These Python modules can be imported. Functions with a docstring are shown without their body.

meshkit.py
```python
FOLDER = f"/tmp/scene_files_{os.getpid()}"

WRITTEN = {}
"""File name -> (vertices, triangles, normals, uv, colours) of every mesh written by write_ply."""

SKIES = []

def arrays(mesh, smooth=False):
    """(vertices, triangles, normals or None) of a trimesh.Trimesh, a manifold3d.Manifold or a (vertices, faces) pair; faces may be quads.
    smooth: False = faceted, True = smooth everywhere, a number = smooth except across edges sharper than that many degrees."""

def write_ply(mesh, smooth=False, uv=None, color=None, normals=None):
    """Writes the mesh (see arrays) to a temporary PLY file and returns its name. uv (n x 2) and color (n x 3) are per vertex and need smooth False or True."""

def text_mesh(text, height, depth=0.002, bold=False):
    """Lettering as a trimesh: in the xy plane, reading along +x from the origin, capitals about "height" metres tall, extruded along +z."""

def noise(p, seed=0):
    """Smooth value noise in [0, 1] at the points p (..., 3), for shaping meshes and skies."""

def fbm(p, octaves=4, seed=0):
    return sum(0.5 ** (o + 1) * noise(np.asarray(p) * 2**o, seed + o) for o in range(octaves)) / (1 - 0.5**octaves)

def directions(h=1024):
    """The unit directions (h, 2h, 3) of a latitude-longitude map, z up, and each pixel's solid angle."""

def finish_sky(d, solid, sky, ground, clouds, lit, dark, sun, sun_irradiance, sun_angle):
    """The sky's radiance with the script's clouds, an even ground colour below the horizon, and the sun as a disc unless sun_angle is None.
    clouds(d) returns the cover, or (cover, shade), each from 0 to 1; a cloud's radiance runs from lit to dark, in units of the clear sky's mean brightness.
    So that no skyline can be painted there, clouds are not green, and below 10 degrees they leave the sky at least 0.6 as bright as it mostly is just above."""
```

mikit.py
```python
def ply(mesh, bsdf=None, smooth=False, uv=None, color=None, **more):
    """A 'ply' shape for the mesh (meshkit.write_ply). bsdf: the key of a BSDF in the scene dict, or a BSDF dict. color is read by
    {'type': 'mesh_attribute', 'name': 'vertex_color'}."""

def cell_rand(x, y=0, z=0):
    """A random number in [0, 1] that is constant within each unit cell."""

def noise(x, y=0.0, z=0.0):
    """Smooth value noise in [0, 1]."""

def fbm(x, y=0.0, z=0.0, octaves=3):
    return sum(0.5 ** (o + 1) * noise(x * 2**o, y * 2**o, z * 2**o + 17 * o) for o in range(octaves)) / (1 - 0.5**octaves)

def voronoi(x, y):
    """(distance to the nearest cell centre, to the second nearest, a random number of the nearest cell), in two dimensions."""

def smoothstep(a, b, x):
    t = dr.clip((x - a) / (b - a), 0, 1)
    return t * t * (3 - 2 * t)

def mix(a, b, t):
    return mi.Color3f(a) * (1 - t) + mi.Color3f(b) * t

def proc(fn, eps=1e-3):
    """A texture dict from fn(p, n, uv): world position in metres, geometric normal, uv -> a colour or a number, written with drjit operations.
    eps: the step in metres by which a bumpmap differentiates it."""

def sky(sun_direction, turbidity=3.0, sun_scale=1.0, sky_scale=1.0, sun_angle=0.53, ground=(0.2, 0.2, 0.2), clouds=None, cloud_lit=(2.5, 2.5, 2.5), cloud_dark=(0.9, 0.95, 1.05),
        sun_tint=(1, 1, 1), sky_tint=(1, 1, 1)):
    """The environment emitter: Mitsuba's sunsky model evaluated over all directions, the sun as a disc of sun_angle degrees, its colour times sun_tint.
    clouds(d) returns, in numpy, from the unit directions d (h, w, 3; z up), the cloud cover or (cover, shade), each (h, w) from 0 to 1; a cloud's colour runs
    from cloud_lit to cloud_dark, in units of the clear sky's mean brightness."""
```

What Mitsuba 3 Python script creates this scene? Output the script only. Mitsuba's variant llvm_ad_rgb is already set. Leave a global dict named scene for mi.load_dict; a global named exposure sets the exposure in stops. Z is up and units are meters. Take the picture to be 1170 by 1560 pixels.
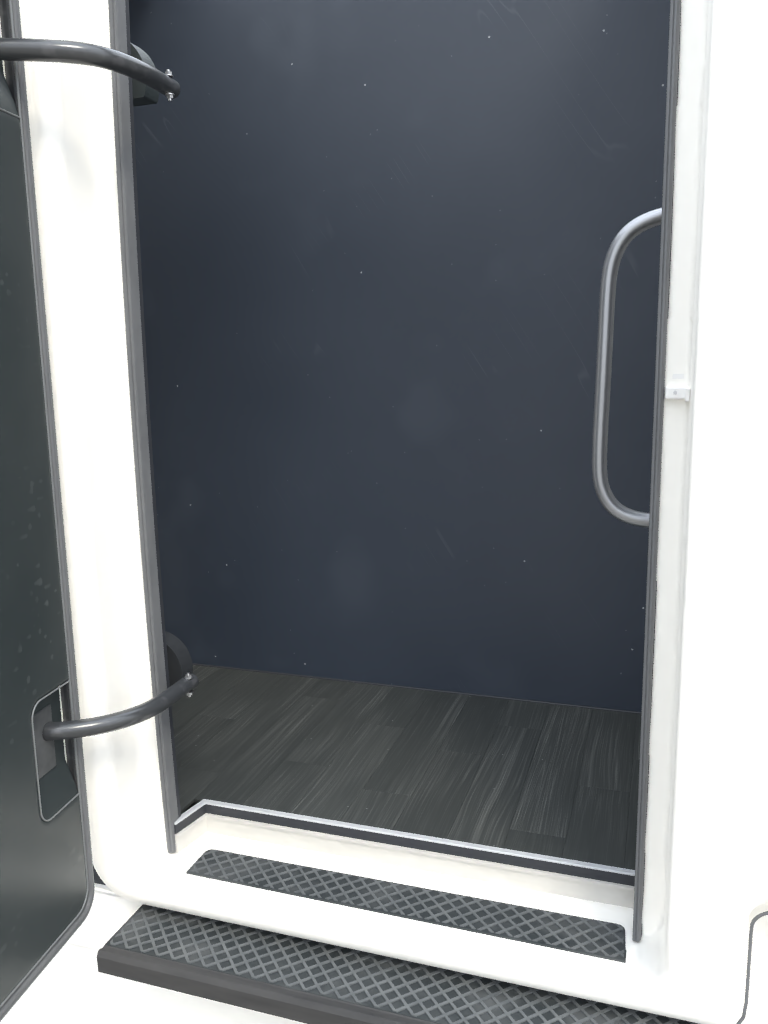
import math
import numpy as np
import drjit as dr
import mitsuba as mi
import trimesh
import shapely.geometry as sg
from shapely.ops import unary_union
import mikit
from mikit import noise, fbm, smoothstep, mix, cell_rand

rng = np.random.default_rng(7)
scene, labels = {}, {}
ZO = 1.32                                   # eye height above the ground; all modelling below is done with z = 0 at eye height
T = mi.ScalarTransform4f

# ------------------------------------------------------------------ camera, sky, exposure
YAW, PITCH, ROLL, FOC = math.radians(18.381), math.radians(10.251), math.radians(-0.950), 1281.5
fwd = np.array([-math.sin(YAW) * math.cos(PITCH), math.cos(YAW) * math.cos(PITCH), -math.sin(PITCH)])
r0 = np.array([math.cos(YAW), math.sin(YAW), 0.0])
u0 = np.cross(r0, fwd)
right = r0 * math.cos(ROLL) + u0 * math.sin(ROLL)
up = -r0 * math.sin(ROLL) + u0 * math.cos(ROLL)
m = np.eye(4)
m[:3, 0], m[:3, 1], m[:3, 2], m[:3, 3] = -right, up, fwd, [0, 0, ZO]
scene['camera'] = {'type': 'perspective', 'fov': 2 * math.degrees(math.atan(585 / FOC)), 'fov_axis': 'x', 'near_clip': 0.01, 'far_clip': 500.0,
                   'to_world': T(m), 'film': {'type': 'hdrfilm', 'width': 768, 'height': 1024}, 'sampler': {'type': 'independent', 'sample_count': 64}}
# an overcast sky: brightest overhead, dimmer towards the horizon, the sun only a broad brightening behind the cloud
scene['sky'] = mikit.sky((0.50, -0.62, 0.85), turbidity=3, sun_scale=0.13, sun_angle=16, sun_tint=(0.86, 0.97, 1.12), clouds=lambda d: (np.ones(d.shape[:2]), 1 - np.clip(d[..., 2], 0, 1)),
                         cloud_lit=(3.1, 3.4, 3.8), cloud_dark=(1.36, 1.40, 1.46), ground=(0.15, 0.143, 0.13))
exposure = 3.55


# ------------------------------------------------------------------ materials
def rgb(c):
    return {'type': 'rgb', 'value': list(c)}


def two(b):
    return {'type': 'twosided', 'bsdf': b}


def pri(name, base, rough, spec=0.5, **k):
    scene[name] = two({'type': 'principled', 'base_color': base if isinstance(base, dict) else rgb(base),
                       'roughness': rough if isinstance(rough, dict) else float(rough), 'specular': spec, **k})


def bump(name, base, rough, tex, spec=0.5, **k):
    scene[name] = two({'type': 'bumpmap', 'arbitrary': tex, 'scale': 1.0, 'bsdf': {'type': 'principled', 'base_color': base if isinstance(base, dict) else rgb(base),
                       'roughness': rough if isinstance(rough, dict) else float(rough), 'specular': spec, **k}})


def gel(p, n, uv):
    d = fbm(p.x * 5, p.y * 5, p.z * 2.2)
    g = smoothstep(0.60, 0.80, noise(p.x * 70, p.y * 70, p.z * 70)) * smoothstep(0.5, 0.8, d) * 0.12
    return mix((0.885, 0.862, 0.81), (0.77, 0.735, 0.66), dr.clip(0.10 * d + g, 0, 1))


pri('gelcoat', mikit.proc(gel), 0.28)


def wall_col(p, n, uv):
    # matt black laminate with faint handling marks, dust specks and short scratches
    c = mix((0.019, 0.028, 0.045), (0.025, 0.035, 0.054), fbm(p.x * 4, p.z * 4, 3.0))
    smear = smoothstep(0.62, 0.85, fbm(p.x * 6, p.z * 5, 8.0)) * 0.010
    a, b, w = mikit.voronoi(p.x * 9, p.z * 9)
    speck = smoothstep(0.022, 0.008, a) * smoothstep(0.86, 0.90, w)
    a2, b2, w2 = mikit.voronoi(p.x * 30 + 5, p.z * 30)
    speck2 = smoothstep(0.06, 0.02, a2) * smoothstep(0.95, 0.97, w2) * 0.08
    q = p.x * 0.83 + p.z * 0.55
    t = p.z * 0.83 - p.x * 0.55
    scr = smoothstep(0.030, 0.0, dr.abs(noise(q * 60, t * 3, 4.0) - 0.5)) * smoothstep(0.80, 0.9, noise(q * 7, t * 7, 9.0)) * 0.018
    return c + mi.Color3f(smear) * mi.Color3f(0.8, 0.9, 1.0) + mi.Color3f(dr.clip(speck * 0.4 + speck2 + scr, 0, 1))


pri('black_laminate', mikit.proc(wall_col), mikit.proc(lambda p, n, uv: 0.52 + 0.10 * fbm(p.x * 5, p.z * 5, 1.0)), 0.7)
pri('black_liner', (0.022, 0.024, 0.027), 0.6, 0.4)


X0P = -0.390


def plank_col(p, n, uv):
    # uv.x: plank number, uv.y: its figure offset
    k = uv.x
    w = (p.x - X0P) * 11.05
    w = w - dr.floor(w) - 0.5 + 0.5 * (cell_rand(k, 5, 1) - 0.5)
    # cathedral figure: nested parabolas along the plank on some boards, straight grain on the rest
    cath = smoothstep(0.6, 0.9, uv.y)
    wob = fbm(p.x * 9 + k * 3.7, p.y * 3.0 + k * 5.1, k)
    ring = (p.x * 260 + 9 * wob) * (1 - cath) + cath * (26 * dr.sqrt(w * w * 16 + 0.06) * (0.8 + 0.3 * wob) + p.y * 26 + 7 * wob)
    g = smoothstep(0.45, 0.95, noise(ring, k * 1.7 + p.y * 0.6))
    fine = noise(p.x * 1100 + 14 * wob, p.y * 20, k)
    fine2 = noise(p.x * 620 + 11 * wob, p.y * 10, k + 4)
    mask = smoothstep(0.30, 0.72, fbm(p.x * 11, p.y * 3.5, k))
    t = 0.30 * g * (0.25 + 0.75 * mask) + 0.42 * fine * fine2 + 0.22 * fine2 * mask
    tone = 0.92 + 0.16 * cell_rand(k, 2, 3)
    base = mix((0.034, 0.037, 0.035), (0.125, 0.127, 0.120), dr.clip(t * t * 1.2 + 0.05 * mask, 0, 1)) * tone
    a, b, v = mikit.voronoi(p.x * 23, p.y * 23)
    dust = smoothstep(0.04, 0.015, a) * smoothstep(0.93, 0.95, v) * 0.12
    return base + mi.Color3f(dust)


bump('vinyl_plank', mikit.proc(plank_col), mikit.proc(lambda p, n, uv: 0.42 + 0.2 * noise(p.x * 200, p.y * 8, uv.x)),
     mikit.proc(lambda p, n, uv: 0.00025 * noise(p.x * 420 + 14 * fbm(p.x * 7, p.y * 2.2, uv.x), p.y * 9, uv.x), eps=5e-4), 0.5)
bump('rubber_seal', mikit.proc(lambda p, n, uv: mix((0.105, 0.107, 0.112), (0.15, 0.152, 0.156), fbm(p.x * 40, p.y * 40, p.z * 14))), 0.55,
     mikit.proc(lambda p, n, uv: 0.0004 * noise(p.x * 300, p.y * 300, p.z * 60)), 0.5)
bump('mat_rubber', mikit.proc(lambda p, n, uv: mix((0.027, 0.032, 0.034), (0.074, 0.078, 0.079), smoothstep(0.35, 0.8, fbm(p.x * 16, p.y * 30, p.z * 20)))), 0.5,
     mikit.proc(lambda p, n, uv: 0.0003 * noise(p.x * 900, p.y * 900, p.z * 900), eps=4e-4), 0.5)
bump('rib_rubber', mikit.proc(lambda p, n, uv: mix((0.078, 0.085, 0.089), (0.135, 0.141, 0.142), fbm(p.x * 60, p.y * 60, 2.0))), 0.45,
     mikit.proc(lambda p, n, uv: 0.0003 * noise(p.x * 900, p.y * 900, p.z * 900), eps=4e-4), 0.5)
bump('step_side', mikit.proc(lambda p, n, uv: mix((0.027, 0.027, 0.028), (0.066, 0.064, 0.063), fbm(p.x * 12, p.y * 40, p.z * 45))), 0.6,
     mikit.proc(lambda p, n, uv: 0.0005 * fbm(p.x * 250, p.y * 250, p.z * 250), eps=5e-4), 0.4)
pri('door_plastic', mikit.proc(lambda p, n, uv: mix((0.020, 0.027, 0.028), (0.032, 0.039, 0.040), fbm(p.x * 9, p.y * 9, p.z * 6)) +
    mi.Color3f(0.05 * smoothstep(0.74, 0.9, noise(p.x * 90, p.y * 90, p.z * 90)) * smoothstep(0.5, 0.8, fbm(p.x * 7, p.y * 7, p.z * 7 + 9)))),
    mikit.proc(lambda p, n, uv: 0.30 + 0.14 * fbm(p.y * 8, p.z * 8, 2.0)), 0.8)
pri('black_coat', mikit.proc(lambda p, n, uv: mix((0.036, 0.038, 0.041), (0.062, 0.062, 0.066), smoothstep(0.55, 0.8, fbm(p.x * 60, p.y * 60, p.z * 60)))), 0.22, 0.8)
pri('bead_grey', (0.15, 0.157, 0.158), 0.32)
pri('plate_grey', mikit.proc(lambda p, n, uv: mix((0.040, 0.043, 0.045), (0.095, 0.097, 0.099), fbm(p.x * 50, p.y * 50, p.z * 50))), 0.55)
pri('zinc', (0.55, 0.55, 0.56), 0.33, metallic=1.0)
pri('handle_metal', (0.36, 0.365, 0.38), 0.32, metallic=0.8)
pri('nosing_metal', (0.60, 0.61, 0.62), 0.35, metallic=0.3)
pri('black_strip', (0.028, 0.030, 0.036), 0.5)
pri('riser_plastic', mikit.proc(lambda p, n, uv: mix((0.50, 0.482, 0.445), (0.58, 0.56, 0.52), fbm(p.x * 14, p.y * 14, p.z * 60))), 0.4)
pri('paint_white', (0.80, 0.79, 0.77), 0.35)


def ground_col(p, n, uv):
    d = fbm(p.x * 2, p.y * 2, 0.0, 4)
    s = noise(p.x * 160, p.y * 160)
    return mix((0.19, 0.18, 0.16), (0.27, 0.255, 0.23), dr.clip(0.6 * d + 0.4 * s, 0, 1))


pri('concrete', mikit.proc(ground_col), 0.85, 0.3)


# ------------------------------------------------------------------ helpers
def V(mesh):
    mesh = mesh.copy()
    mesh.vertices = np.asarray(mesh.vertices) + [0, 0, ZO]
    return mesh


def put(key, mesh, mat, smooth=35, **k):
    base, n = key, 0
    while key in scene:
        n += 1
        key = f'{base}_{n:03d}'
    scene[key] = mikit.ply(V(mesh), mat, smooth, **k)
    return key


def bulge(z):
    """The body side is slightly barrelled: how far it stands behind (+) or before (-) its chord at height z."""
    return -0.016 * (1 - ((np.asarray(z) + 0.12) / 0.66) ** 2)


def bent(mesh, step=0.05):
    v = np.array(mesh.vertices)
    v[:, 1] += bulge(v[:, 2])
    mesh.vertices = v
    return mesh


def box(x0, x1, y0, y1, z0, z1, r=0.0):
    if r <= 0:
        b = trimesh.creation.box(extents=[x1 - x0, y1 - y0, z1 - z0])
        b.apply_translation([(x0 + x1) / 2, (y0 + y1) / 2, (z0 + z1) / 2])
        return b
    pts = []
    s = trimesh.creation.icosphere(subdivisions=2, radius=r).vertices
    for x in (x0 + r, x1 - r):
        for y in (y0 + r, y1 - r):
            for z in (z0 + r, z1 - r):
                pts.append(s + [x, y, z])
    return trimesh.convex.convex_hull(np.vstack(pts))


def grid_sheet(xs, zs, y):
    X, Z = np.meshgrid(xs, zs, indexing='ij')
    v = np.stack([X, y + bulge(Z), Z], -1).reshape(-1, 3)
    n = len(zs)
    f = []
    for i in range(len(xs) - 1):
        for j in range(n - 1):
            a = i * n + j
            f += [[a, a + n, a + n + 1], [a, a + n + 1, a + 1]]
    return trimesh.Trimesh(v, f, process=False)


def extrude_x(poly, x0, x1):
    """A polygon in (y, z) drawn out along x."""
    e = trimesh.creation.extrude_polygon(poly, x1 - x0, engine='earcut')
    v = np.array(e.vertices)
    e.vertices = np.stack([v[:, 2] + x0, v[:, 0], v[:, 1]], -1)
    return e


def extrude_z(poly, z0, z1):
    geoms = getattr(poly, 'geoms', [poly])
    out = []
    for g in geoms:
        e = trimesh.creation.extrude_polygon(g, z1 - z0, engine='earcut')
        e.apply_translation([0, 0, z0])
        out.append(e)
    return trimesh.util.concatenate(out)


def spline(pts, n=12):
    from scipy.interpolate import CubicSpline
    p = np.asarray(pts, float)
    t = np.r_[0, np.cumsum(np.linalg.norm(np.diff(p, axis=0), axis=1) ** 0.5)]
    return CubicSpline(t, p)(np.linspace(0, t[-1], n * (len(p) - 1) + 1))


def tube(path, r, seg=24, cap=0.35):
    """A round tube along a path, its ends slightly domed."""
    p = np.asarray(path, float)
    rr = np.full(len(p), r)
    d0, d1 = p[0] - p[1], p[-1] - p[-2]
    d0, d1 = d0 / np.linalg.norm(d0), d1 / np.linalg.norm(d1)
    p = np.vstack([p[0] + d0 * r * cap, p[0] + d0 * r * cap * 0.7, p, p[-1] + d1 * r * cap * 0.7, p[-1] + d1 * r * cap])
    rr = np.r_[r * 0.35, r * 0.8, rr, r * 0.8, r * 0.35]
    tan = np.gradient(p, axis=0)
    tan /= np.linalg.norm(tan, axis=1, keepdims=True)
    ref = np.array([0.1, 0.2, 1.0]) if abs(tan[0][2]) < 0.8 else np.array([1.0, 0.2, 0.1])
    n = np.cross(tan[0], ref)
    n /= np.linalg.norm(n)
    rings = []
    a = np.linspace(0, 2 * np.pi, seg, endpoint=False)
    for k in range(len(p)):
        n = n - tan[k] * (n @ tan[k])
        n /= np.linalg.norm(n)
        b = np.cross(tan[k], n)
        rings.append(p[k] + rr[k] * (np.cos(a)[:, None] * n + np.sin(a)[:, None] * b))
    v = np.vstack(rings + [p[:1], p[-1:]])
    f = []
    for k in range(len(p) - 1):
        for i in range(seg):
            j = (i + 1) % seg
            f += [[k * seg + i, k * seg + j, (k + 1) * seg + j], [k * seg + i, (k + 1) * seg + j, (k + 1) * seg + i]]
    c0, c1, e = len(v) - 2, len(v) - 1, (len(p) - 1) * seg
    for i in range(seg):
        j = (i + 1) % seg
        f += [[c0, j, i], [c1, e + i, e + j]]
    mesh = trimesh.Trimesh(v, f, process=False)
    mesh.fix_normals()
    return mesh


def hexbolt(c, r, h, axis=(0, 0, 1)):
    """Washer, hexagon head and shank end."""
    w = trimesh.creation.cylinder(r * 1.5, h * 0.25, sections=20)
    w.apply_translation([0, 0, h * 0.125])
    hx = trimesh.creation.cylinder(r * 1.15, h * 0.7, sections=6)
    hx.apply_translation([0, 0, h * 0.6])
    e = trimesh.creation.cylinder(r * 0.6, h * 0.5, sections=16)
    e.apply_translation([0, 0, h * 1.2])
    b = trimesh.util.concatenate([w, hx, e])
    b.apply_transform(trimesh.geometry.align_vectors([0, 0, 1], axis))
    b.apply_translation(c)
    return b


# signed-distance modelling: for the moulded shell and the door skin with their fillets
def rbox(x, z, x0, x1, z0, z1, r):
    qx = np.abs(x - (x0 + x1) / 2) - (x1 - x0) / 2 + r
    qz = np.abs(z - (z0 + z1) / 2) - (z1 - z0) / 2 + r
    return np.hypot(np.maximum(qx, 0), np.maximum(qz, 0)) + np.minimum(np.maximum(qx, qz), 0) - r


def r_and(a, b, r):
    return np.minimum(-r, np.maximum(a, b)) + np.hypot(np.maximum(a + r, 0), np.maximum(b + r, 0))


def r_or(a, b, r):
    return -r_and(-a, -b, r)


def sdf_mesh(fn, lo, hi, h):
    """Surface nets over fn(x, y, z), then a few Newton steps onto the surface."""
    ax = [np.arange(a, b + h, h, dtype=np.float32) for a, b in zip(lo, hi)]
    F = fn(ax[0][:, None, None], ax[1][None, :, None], ax[2][None, None, :]).astype(np.float32)
    s = F < 0
    n = np.array(F.shape) - 1
    S = np.zeros((*n, 3), np.float32)
    C = np.zeros(n, np.float32)
    sl = lambda o: tuple(slice(o[k], o[k] + n[k]) for k in range(3))
    corners = [(a, b, c) for a in (0, 1) for b in (0, 1) for c in (0, 1)]
    for p in corners:
        for k in range(3):
            if p[k] == 0:
                q = tuple(p[i] + (i == k) for i in range(3))
                A, B = F[sl(p)], F[sl(q)]
                x = s[sl(p)] != s[sl(q)]
                t = np.where(x, A / np.where(x, A - B, 1), 0)
                for i in range(3):
                    S[..., i] += x * (p[i] + (t if i == k else 0))
                C += x
    act = C > 0
    idx = np.full(n, -1, np.int64)
    idx[act] = np.arange(act.sum())
    cell = np.argwhere(act)
    v = (cell + S[act] / C[act][:, None]) * h + np.array(lo)
    faces = []
    for k in range(3):
        a, b = (k + 1) % 3, (k + 2) % 3
        o = [0, 0, 0]
        o[k] = 1
        m0, m1 = list(map(int, F.shape)), None
        A = s[tuple(slice(0, F.shape[i] - o[i]) for i in range(3))]
        B = s[tuple(slice(o[i], F.shape[i]) for i in range(3))]
        e = np.argwhere(A != B)
        e = e[(e[:, a] > 0) & (e[:, b] > 0) & (e[:, a] < n[a]) & (e[:, b] < n[b])]
        da, db = np.zeros(3, int), np.zeros(3, int)
        da[a], db[b] = 1, 1
        q = [idx[tuple((e - p).T)] for p in (da + db, db, 0 * da, da)]
        q = np.stack(q, 1)
        flip = ~A[tuple(e.T)]
        q[flip] = q[flip][:, ::-1]
        faces.append(q)
    f = np.vstack(faces)
    f = np.vstack([f[:, [0, 1, 2]], f[:, [0, 2, 3]]])
    one = lambda p: fn(p[:, 0], p[:, 1], p[:, 2])
    e = h * 0.1
    for _ in range(3):
        d = one(v)
        g = np.stack([(one(v + e * np.eye(3)[k]) - one(v - e * np.eye(3)[k])) / (2 * e) for k in range(3)], 1)
        st = -g * (d / np.maximum((g * g).sum(1), 0.25))[:, None]
        L = np.linalg.norm(st, axis=1, keepdims=True)
        v = v + st * np.minimum(1, 0.4 * h / np.maximum(L, 1e-9))
    return trimesh.Trimesh(v, f, process=False)


# ------------------------------------------------------------------ the ground
gm = box(-60, 60, -60, 60, -ZO - 0.3, -ZO)
scene['ground'] = mikit.ply(V(gm), 'concrete', False)
labels['ground'] = {'label': 'pale concrete ground under the vehicle', 'kind': 'structure'}

# ------------------------------------------------------------------ the vehicle's moulded outer shell
SILL, FLOOR, YF = -0.803, -0.750, 1.105


def shell(x, y, z):
    yy = y - bulge(z)
    body = rbox(x, z, -3.0, 3.0, -0.655, 3.0, 0.004)
    apron = rbox(x, z, -0.846, 0.126, -0.847, 2.0, 0.085 - 0.040 * (x > -0.3))
    out = r_or(body, apron, 0.028)
    d = r_and(out, np.maximum(1.0 - yy, yy - 1.119), 0.031)
    d = np.minimum(d, np.maximum(rbox(x, z, -0.80, 0.03, -0.840, SILL, 0.002), np.maximum(1.04 - y, y - 1.20)))
    mouth = rbox(x, z, -0.785, 0.030, SILL, 3.0, 0.045)
    k = np.clip((z + 0.80) / 0.09, 0, 1)
    lf = np.clip((-0.55 - x) / 0.12, 0, 1)                       # the hinge side is moulded with soft radii
    rr = (0.006 + 0.010 * (1 - k) + 0.022 * lf * k) * np.clip((1.085 - yy) / 0.04, 0.04, 1)
    rec = r_and(mouth, yy - YF, 0.0015 + 0.026 * lf * k)
    d = r_and(d, -rec, rr)
    hole = np.maximum(rbox(x, z, -0.753, -0.001, SILL, 3.0, 0.003), 0.9 - y)
    return np.maximum(d, -hole)


put('vehicle__shell', sdf_mesh(shell, (-1.02, 0.955, -0.86), (0.41, 1.225, 1.20), 0.005), 'gelcoat', 32)
zs = np.linspace(-0.655, 1.20, 40)
sheet = [grid_sheet(np.linspace(-2.6, -1.012, 3), zs, 1.0), grid_sheet(np.linspace(0.402, 2.2, 3), zs, 1.0), grid_sheet(np.linspace(-2.6, 2.2, 3), np.linspace(1.192, 1.215, 3), 1.0),
         box(-2.6, -1.061, 1.22, 3.2, 0.92, 0.94), box(0.031, 2.2, 1.22, 3.2, 0.92, 0.94), box(-1.061, 0.031, 1.165, 1.179, 0.92, 0.94), box(-1.061, 0.031, 1.766, 3.2, 0.92, 0.94), box(-2.6, -2.57, 1.02, 3.2, -0.655, 0.92), box(2.17, 2.2, 1.02, 3.2, -0.655, 0.92), box(-2.6, 2.2, 3.17, 3.2, -0.655, 0.92)]
put('vehicle__body_panel', trimesh.util.concatenate(sheet), 'gelcoat', 32)

# lower skirt, slanting under below its crease
sk = sg.Polygon([(1.040, -0.858), (1.040, -0.965), (1.046, -0.976), (1.090, -1.29), (1.10, -1.29), (1.10, -0.858)])
put('vehicle__skirt', extrude_x(sk, -2.5, 0.10), 'gelcoat', 25)
wp = sg.Polygon([(1.095, -0.62), (1.090, -0.957), (1.12, -1.29), (1.14, -1.29), (1.14, -0.62)])
put('vehicle__wheel_panel', extrude_x(wp, 0.102, 2.1), 'gelcoat', 25)
put('vehicle__gap_strip', trimesh.util.concatenate([box(-2.5, -0.812, 1.060, 1.095, -0.857, -0.62), box(-0.8115, 0.10, 1.050, 1.095, -0.857, -0.842)]), 'black_liner', False)
put('vehicle__trim_strip', box(-1.1, -0.775, 1.020, 1.0245, -0.8385, -0.8350, 0.0012), 'gelcoat', 30)

# ------------------------------------------------------------------ interior
put('vehicle__back_wall', box(-1.32, 0.07, 1.770, 1.80, FLOOR - 0.05, 0.92), 'black_laminate', False)
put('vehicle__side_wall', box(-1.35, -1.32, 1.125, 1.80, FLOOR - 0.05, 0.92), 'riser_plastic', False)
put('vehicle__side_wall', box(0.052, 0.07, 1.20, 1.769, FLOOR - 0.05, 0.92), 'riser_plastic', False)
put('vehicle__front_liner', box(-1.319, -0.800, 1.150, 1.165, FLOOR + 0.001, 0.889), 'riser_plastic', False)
put('vehicle__front_liner', box(0.012, 0.30, 1.150, 1.165, FLOOR + 0.001, 0.889), 'black_liner', False)
HX0, HX1, HY0, HY1 = -1.05, 0.02, 1.19, 1.755          # unseen open roof hatch, added to light the upper back wall
put('vehicle__ceiling', trimesh.util.concatenate([box(-1.319, HX0, 1.13, 1.769, 0.89, 0.91), box(HX1, 0.051, 1.13, 1.769, 0.89, 0.91), box(HX0, HX1, 1.13, HY0, 0.89, 0.91), box(HX0, HX1, HY1, 1.769, 0.89, 0.91)]), 'paint_white', False)
put('vehicle__added_roof_hatch', trimesh.util.concatenate([box(HX0 - 0.01, HX0, HY0, HY1, 0.911, 0.950), box(HX1, HX1 + 0.01, HY0, HY1, 0.911, 0.950), box(HX0 - 0.01, HX1 + 0.01, HY0 - 0.01, HY0, 0.911, 0.950), box(HX0 - 0.01, HX1 + 0.01, HY1, HY1 + 0.01, 0.911, 0.950)]), 'paint_white', False)
put('vehicle__header', box(-0.80, 0.06, 1.122, 1.128, 0.89, 1.18), 'black_liner', False)
put('vehicle__subfloor', box(-1.319, 0.051, 1.19, 1.769, FLOOR - 0.06, FLOOR - 0.006), 'black_liner', False)

# floor planks, each its own piece: columns 9 cm wide, running into the vehicle
W, X0 = 0.0905, -0.390
ends = {-1: 1.300, 0: 1.485, 1: 1.63, 2: 1.245, 3: 1.42, -2: 1.56, -3: 1.36, -4: 1.66, -5: 1.28, -6: 1.50, -7: 1.40, -8: 1.6, -9: 1.33, -10: 1.52, 4: 1.55}
num = 0
for c in range(-10, 5):
    xa, xb = max(X0 + c * W, -1.318), min(X0 + (c + 1) * W, 0.050)
    ya = 1.120 if xb < -0.745 else 1.182
    for y0, y1 in ((ya, ends[c]), (ends[c], 1.7695)):
        num += 1
        g, dz = 0.00018, rng.uniform(-0.00012, 0.00012)
        b = 0.0006
        lo_ = np.array([[xa + g, y0 + g], [xb - g, y0 + g], [xb - g, y1 - g], [xa + g, y1 - g]])
        hi_ = lo_ + np.array([[b, b], [-b, b], [-b, -b], [b, -b]])
        zt = FLOOR + dz
        v = np.vstack([np.c_[lo_, np.full(4, FLOOR - 0.006)], np.c_[lo_, np.full(4, zt - 0.0002)], np.c_[hi_, np.full(4, zt)]])
        f = [[8, 9, 10], [8, 10, 11]]
        for k in range(4):
            j = (k + 1) % 4
            for o in (0, 4):
                f += [[o + k, o + j, o + 4 + j], [o + k, o + 4 + j, o + 4 + k]]
        me = trimesh.Trimesh(v, f, process=False)
        # separate vertices per face so that edges stay crisp while uv carries the plank number
        vv, ff = v[np.array(f)].reshape(-1, 3), np.arange(len(f) * 3).reshape(-1, 3)
        put('vehicle__floor__plank', trimesh.Trimesh(vv, ff, process=False), 'vinyl_plank', False, uv=np.tile([float(num), 1.0 if (c, y0 > 1.2) in ((0, True), (2, True), (-3, False), (3, False), (-7, True)) else 0.0], (len(vv), 1)))

put('vehicle__floor_sealant', tube([(x, 1.7685, FLOOR + 0.0005) for x in np.linspace(-1.31, 0.05, 40)], 0.0030, 10), 'black_strip', 40)

# step well edge: riser, black strip, bright nosing follow one bent line
line = sg.LineString([(-0.737, 1.100), (-0.7235, 1.173), (0.0115, 1.173)])


def strip(d0, d1):
    a = np.array(line.offset_curve(d0, join_style='mitre').coords) if d0 else np.array(line.coords)
    b = np.array(line.offset_curve(d1, join_style='mitre').coords)
    return sg.Polygon(np.vstack([a, b[::-1]]))


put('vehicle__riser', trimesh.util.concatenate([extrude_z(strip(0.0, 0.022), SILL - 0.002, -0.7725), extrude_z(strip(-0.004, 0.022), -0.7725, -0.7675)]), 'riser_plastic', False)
put('vehicle__riser_strip', extrude_z(strip(0.001, 0.014), -0.7674, -0.7506), 'black_strip', False)
put('vehicle__floor_nosing', trimesh.util.concatenate([extrude_z(strip(0.0002, 0.0125), -0.7505, -0.7486), extrude_z(strip(0.0018, 0.0100), -0.7486, -0.7476)]), 'nosing_metal', False)

# moulded tread mats: a slab with a raised diamond lattice
P = 0.0262


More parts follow.
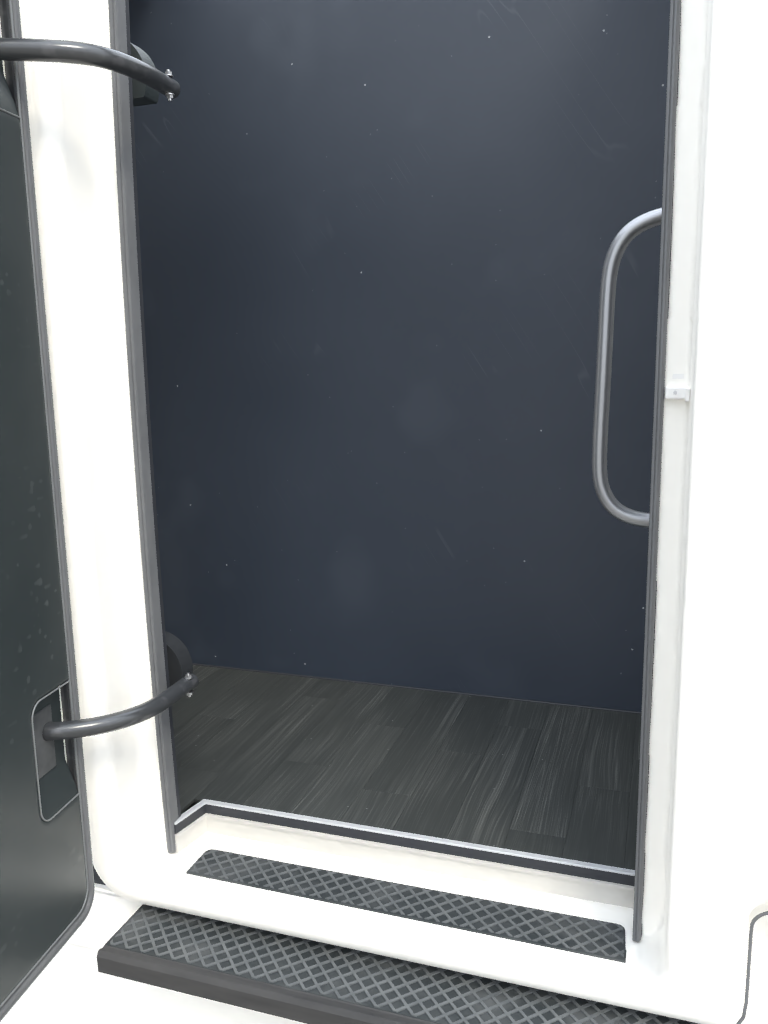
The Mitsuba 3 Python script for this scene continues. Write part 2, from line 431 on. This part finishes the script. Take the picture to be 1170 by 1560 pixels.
def lattice(x0, x1, y0, y1, w=0.0042, phase=0.0):
    rect = sg.box(x0, y0, x1, y1)
    lines = []
    n = int((x1 - x0 + (y1 - y0)) / P) + 3
    for k in range(-3, n):
        a = x0 + phase + k * P
        lines.append(sg.LineString([(a - 0.3, y0 - 0.3), (a + 0.5, y0 + 0.5)]).buffer(w / 2, cap_style='flat'))
        lines.append(sg.LineString([(a - 0.3 + 0.0, y0 + 0.3), (a + 0.5, y0 - 0.5)]).buffer(w / 2, cap_style='flat'))
    for k in range(n, n + 40):
        a = x0 + phase + k * P
        if a - 0.5 < x1:
            lines.append(sg.LineString([(a - 0.5, y0 + 0.5), (a + 0.5, y0 - 0.5)]).buffer(w / 2, cap_style='flat'))
    return unary_union(lines).intersection(rect)


mat = sg.Polygon([(-0.694, 1.0565), (-0.018, 1.0515), (-0.022, 1.1265), (-0.694, 1.1255)]).buffer(-0.012).buffer(0.012, quad_segs=6)
matf = unary_union([mat, sg.Polygon([(-0.694, 1.0565), (-0.018, 1.0515), (-0.018, 1.075), (-0.694, 1.075)])])
put('vehicle__sill_mat', trimesh.util.concatenate([extrude_z(matf, SILL + 0.0002, SILL + 0.0030)]), 'mat_rubber', False)
put('vehicle__sill_mat__tread_lattice', extrude_z(lattice(-0.694, -0.018, 1.0515, 1.1265).intersection(matf.buffer(-0.0025)), SILL + 0.0029, SILL + 0.0046), 'rib_rubber', False)

# the outside step
ZS, YS, XS = -0.860, 0.920, -0.767
prof = sg.Polygon([(YS, ZS - 0.0325), (YS - 0.001, ZS - 0.006), (YS + 0.004, ZS + 0.001), (YS + 0.009, ZS + 0.001), (YS + 0.011, ZS - 0.0012), (YS + 0.0165, ZS - 0.0012), (YS + 0.018, ZS), (1.042, ZS), (1.042, ZS - 0.0325)])
prof = prof.buffer(-0.0008).buffer(0.0008, quad_segs=3)
st = extrude_x(prof, XS, 0.10)
put('vehicle__step', st, 'step_side', 30)
tread = sg.box(XS + 0.002, YS + 0.0185, 0.098, 1.041)
put('vehicle__step__tread', extrude_z(tread, ZS - 0.001, ZS + 0.0004), 'mat_rubber', False)
put('vehicle__step__tread_lattice', extrude_z(lattice(XS + 0.006, 0.095, YS + 0.020, 1.040, phase=0.007), ZS + 0.0003, ZS + 0.0022), 'rib_rubber', False)

# ------------------------------------------------------------------ rubber edge trims of the door opening
def edge_trim(x0, x1, ztop=1.2):
    """U-shaped edge rubber: a fat lip in front, a groove, a second lip."""
    s = 1 if x1 > x0 else -1
    w = abs(x1 - x0)
    y0 = YF - 0.011
    pr = [(0.000, 0.009), (0.001, 0.003), (0.004, 0.0), (0.55 * w, 0.0), (0.60 * w, 0.0018), (0.64 * w, 0.0018), (0.70 * w, 0.0006), (0.92 * w, 0.001), (w, 0.004), (w, 0.022), (0.0, 0.022)]
    ring = np.array([(x0 + s * a, y0 + b) for a, b in pr])
    zz = np.linspace(SILL + 0.003, ztop, 60)
    v, f, n = [], [], len(ring)
    for z in zz:
        v += [[a, b + float(bulge(z)), z] for a, b in ring]
    for k in range(len(zz) - 1):
        for i in range(n):
            j = (i + 1) % n
            f += [[k * n + i, k * n + j, (k + 1) * n + j], [k * n + i, (k + 1) * n + j, (k + 1) * n + i]]
    cap = trimesh.creation.triangulate_polygon(sg.Polygon(ring), engine='earcut')
    cv, cf = cap
    o = len(v)
    v += [[a, b + float(bulge(zz[0])), zz[0]] for a, b in cv]
    f += (np.array(cf) + o).tolist()
    me = trimesh.Trimesh(np.array(v), np.array(f), process=False)
    me.fix_normals()
    return me


put('vehicle__edge_trim', edge_trim(-0.756, -0.7405), 'rubber_seal', 30)
put('vehicle__edge_trim', edge_trim(0.0005, -0.0110), 'rubber_seal', 30)

for x0, x1 in ((-0.7585, -0.741), (0.003, -0.010)):  # thin black strips beside the rubber trims, drawn in as their contact shadow
    lip = edge_trim(x0, x1)
    v = np.array(lip.vertices)
    v[:, 1] += 0.0095
    lip.vertices = v
    put('vehicle__edge_trim__lip' if x0 < -0.5 else 'vehicle__edge_trim_001__lip', lip, 'black_strip', 30)
# dark tube standing in for gap shadow along the shell cut-out at right
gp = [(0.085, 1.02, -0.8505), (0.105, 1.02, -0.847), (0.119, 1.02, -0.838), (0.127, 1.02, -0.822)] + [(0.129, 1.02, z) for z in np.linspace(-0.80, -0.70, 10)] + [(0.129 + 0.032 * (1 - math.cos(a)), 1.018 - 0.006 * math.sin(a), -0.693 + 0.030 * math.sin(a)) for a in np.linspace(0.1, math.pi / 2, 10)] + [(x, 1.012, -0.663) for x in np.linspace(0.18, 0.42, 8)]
put('vehicle__cutout_gap_shade', tube(gp, 0.0021, 10), 'rubber_seal', 40)

# latch plate on the right flange
zl = -0.045
yl = YF + float(bulge(zl))
put('vehicle__latch', trimesh.util.concatenate([box(0.0015, 0.0275, yl - 0.012, yl + 0.002, zl - 0.0075, zl + 0.0075, 0.0025), box(0.0245, 0.0295, yl - 0.016, yl + 0.002, zl - 0.010, zl + 0.006, 0.0015)]), 'paint_white', 30)
put('vehicle__latch__bolt', hexbolt((0.013, yl - 0.0119, zl + 0.0005), 0.0016, 0.002, (0, -1, 0)), 'zinc', False)

put('vehicle__latch__label_scrap', box(0.009, 0.022, yl - 0.0006, yl + 0.0005, zl + 0.0165, zl + 0.0225), 'paint_white', False)

# inside grab handle
hy = 1.215
hp = [(0.050, hy, 0.184), (0.010, hy, 0.183), (-0.025, hy, 0.177), (-0.055, hy, 0.160), (-0.072, hy, 0.130), (-0.0775, hy, 0.095), (-0.0795, hy, 0.02), (-0.0815, hy, -0.07), (-0.0825, hy, -0.145), (-0.077, hy, -0.185), (-0.058, hy, -0.213), (-0.028, hy, -0.2255), (0.010, hy, -0.228), (0.050, hy, -0.228)]
put('vehicle__grab_handle', tube(spline(hp, 6), 0.0105, 28), 'handle_metal', 40)
for z in (0.184, -0.228):
    cflange = trimesh.creation.cylinder(0.022, 0.006, sections=28)
    cflange.apply_transform(trimesh.geometry.align_vectors([0, 0, 1], [1, 0, 0]))
    cflange.apply_translation([0.0485, hy, z])
    put('vehicle__grab_handle__flange', cflange, 'handle_metal', 30)

# ------------------------------------------------------------------ the open door, hinged at the left
DA = math.radians(6.9)
D = np.array([math.sin(DA), -math.cos(DA), 0.0])
N = np.array([math.cos(DA), math.sin(DA), 0.0])
DO = np.array([-0.7985, 0.972, 0.0])
DB = -0.826


def door_pt(u, t, z):
    return DO + np.asarray(u)[..., None] * D + np.asarray(t)[..., None] * N + np.asarray(z)[..., None] * np.array([0, 0, 1.0])


def to_world(mesh):
    v = np.array(mesh.vertices)
    mesh.vertices = door_pt(v[:, 0], v[:, 1], v[:, 2])
    mesh.fix_normals()
    return mesh


def skin(u, t, z):
    o = rbox(u, z, 0.024, 0.800, DB + 0.024, 2.2, 0.032)
    d = r_and(o, np.maximum(t, -0.020 - t), 0.0035)
    for z0, z1 in ((-0.622, -0.447), (0.312, 0.487)):
        pk = rbox(u, z, -0.2, 0.118, z0, z1, 0.022)
        ramp = (-0.016 - t) * 0.93 + np.maximum((z0 + 0.052) - z, 0) * 0.32     # the floor of the pocket rises to the skin at its foot
        d = r_and(d, -np.maximum(pk, ramp), 0.006)
    return d


inner = sdf_mesh(skin, (0.015, -0.026, DB + 0.015), (0.45, 0.006, 0.80), 0.004)
v = np.array(inner.vertices)
rest = box(0.4465, 0.80, -0.02, 0.0, DB + 0.025, 0.80)
put('vehicle__door__inner_panel', to_world(trimesh.util.concatenate([inner, rest])), 'door_plastic', 32)


def outer(u, t, z):
    o = rbox(u, z, 0.0, 0.825, DB, 2.2, 0.038)
    d = r_and(o, np.maximum(t + 0.021, -0.052 - t), 0.012)
    return d


oskin = sdf_mesh(outer, (-0.008, -0.058, DB - 0.008), (0.84, 0.002, 0.80), 0.005)
put('vehicle__door', to_world(oskin), 'gelcoat', 32)


def rimf(u, t, z):
    rim = np.maximum(rbox(u, z, 0.002, 0.823, DB + 0.002, 2.2, 0.037), -rbox(u, z, 0.019, 0.806, DB + 0.019, 2.2, 0.028))
    return r_and(rim, np.maximum(t + 0.0075, -0.022 - t), 0.002)


put('vehicle__door__edge_channel', to_world(sdf_mesh(rimf, (-0.008, -0.028, DB - 0.008), (0.84, 0.002, 0.80), 0.004)), 'black_coat', 32)


def loop(off, r):
    """The outline of the door at an offset from its edge, from the top of the hinge side round the foot to the far side."""
    pts = [(off, z) for z in np.linspace(0.80, DB + r, 50)]
    pts += [(r - (r - off) * math.cos(a), DB + r - (r - off) * math.sin(a)) for a in np.linspace(0.05, math.pi / 2, 12)]
    pts += [(x, DB + off) for x in np.linspace(0.09, 0.80, 20)]
    return pts


def door_tube(off, r, t, key, matl, r0=0.06):
    pts = np.array(loop(off, r0))
    put(key, tube(door_pt(pts[:, 0], np.full(len(pts), t), pts[:, 1]), r, 12), matl, 40)


door_tube(0.0125, 0.0056, -0.0055, 'vehicle__door__rubber_seal', 'rubber_seal', 0.038)
door_tube(0.0245, 0.0018, -0.0008, 'vehicle__door__panel_bead', 'bead_grey', 0.056)

for z0 in (-0.622, 0.312):
    pb = [(0.026, 0.0, z0 + 0.175 - 0.0)] + [(0.096, 0.0, z0 + 0.175)] + [(0.096 + 0.022 * math.sin(a), 0.0, z0 + 0.153 + 0.022 * math.cos(a)) for a in np.linspace(0.2, math.pi / 2, 7)]
    pb += [(0.118, 0.0, z) for z in np.linspace(z0 + 0.140, z0 + 0.034, 8)] + [(0.096 + 0.022 * math.cos(a), 0.0, z0 + 0.022 - 0.022 * math.sin(a)) for a in np.linspace(0.2, math.pi / 2, 7)] + [(0.026, 0.0, z0)]
    pb = np.array(pb)
    put('vehicle__door__pocket_highlight', tube(door_pt(pb[:, 0], pb[:, 1] - 0.0004, pb[:, 2]), 0.0013, 10), 'bead_grey', 40)  # pale tube laid along the pocket edge to draw its highlight
    pl = box(0.052, 0.106, -0.0195, -0.0145, z0 + 0.056, z0 + 0.150, 0.0022)
    put('vehicle__door__hinge_plate', to_world(pl), 'plate_grey', 30)
door_tube(0.0015, 0.0038, -0.0080, 'vehicle__door__edge_bead', 'bead_grey', 0.038)
# gooseneck hinge arms: pivot inside the opening, bend round the edge, end in the door's pocket
arm_low = [(-0.709, 1.130, -0.507), (-0.708, 1.105, -0.507), (-0.7065, 1.060, -0.507), (-0.709, 1.015, -0.507), (-0.724, 0.972, -0.507), (-0.752, 0.937, -0.507), (-0.784, 0.914, -0.507), (-0.806, 0.903, -0.507)]
arm_up = [(-0.682, 1.130, 0.384), (-0.681, 1.105, 0.384), (-0.6795, 1.070, 0.384), (-0.683, 1.025, 0.384), (-0.698, 0.981, 0.384), (-0.727, 0.953, 0.384), (-0.765, 0.932, 0.384), (-0.800, 0.915, 0.384), (-0.812, 0.908, 0.384)]
for path, dome, rise in ((arm_up, -0.744, 0.019), (arm_low, -0.746, -0.016)):
    zc = path[0][2]
    k = put('vehicle__hinge_arm', tube(spline(path, 8), 0.0125, 28), 'black_coat', 40)
    a = np.array(path[1]) + [0, 0.008, 0]
    put(k + '__bolt', hexbolt(a + [0.004, 0.0, 0.0115], 0.0044, 0.006), 'zinc', 30)
    put(k + '__bolt', hexbolt(a + [0.004, 0.0, -0.0115], 0.0044, 0.006, (0, 0, -1)), 'zinc', 30)
    e = np.array(path[-1])
    put(k + '__bolt', hexbolt(e + [-0.004, -0.010, 0.004], 0.0036, 0.006, (0.35, -0.75, 0.5)), 'zinc', 30)
    # moulded housing the pivot is carried by
    hr = 0.066 if zc > 0 else 0.060
    q = sg.Point(dome - hr, zc + 0.012 + rise).buffer(hr, quad_segs=16).intersection(sg.box(-2, zc - 0.014 + rise, 2, 2))
    q = unary_union([q, sg.box(dome - 0.16, zc - 0.014 + rise, dome - hr + 0.004, zc + 0.012 + hr + rise)])
    hs = trimesh.creation.extrude_polygon(q.buffer(-0.004).buffer(0.004), 0.035, engine='earcut')
    w = np.array(hs.vertices)
    hs.vertices = np.stack([w[:, 0], 1.160 + w[:, 2], w[:, 1]], -1)
    hs.fix_normals()
    put('vehicle__hinge_housing', hs, 'door_plastic' if zc > 0 else 'black_liner', 30)

# ------------------------------------------------------------------ descriptions
labels['vehicle'] = {'label': 'white moulded vehicle with open entrance door, black interior wall and dark wood plank floor', 'category': 'vehicle'}
labels['vehicle__shell'] = {'label': 'glossy white moulded shell round the door opening, with a rounded sill lip'}
labels['vehicle__door'] = {'label': 'open entrance door at the left, black inside'}
labels['vehicle__step'] = {'label': 'black outside step with a raised diamond tread below the sill'}
labels['vehicle__sill_mat'] = {'label': 'dark grey diamond tread mat on the white sill'}
labels['vehicle__back_wall'] = {'label': 'matt black interior wall with dust specks and scuffs'}
labels['vehicle__floor_nosing'] = {'label': 'thin bright metal nosing along the floor edge'}
labels['vehicle__grab_handle'] = {'label': 'grey metal grab handle inside the right of the doorway'}
labels['vehicle__hinge_arm'] = {'label': 'upper curved black hinge arm'}
labels['vehicle__hinge_arm_001'] = {'label': 'lower curved black hinge arm'}
labels['vehicle__edge_trim'] = {'label': 'grey rubber trim on the left edge of the opening'}
labels['vehicle__edge_trim_001'] = {'label': 'grey rubber trim on the right edge of the opening'}
labels['vehicle__latch'] = {'label': 'small white latch plate on the right door jamb'}
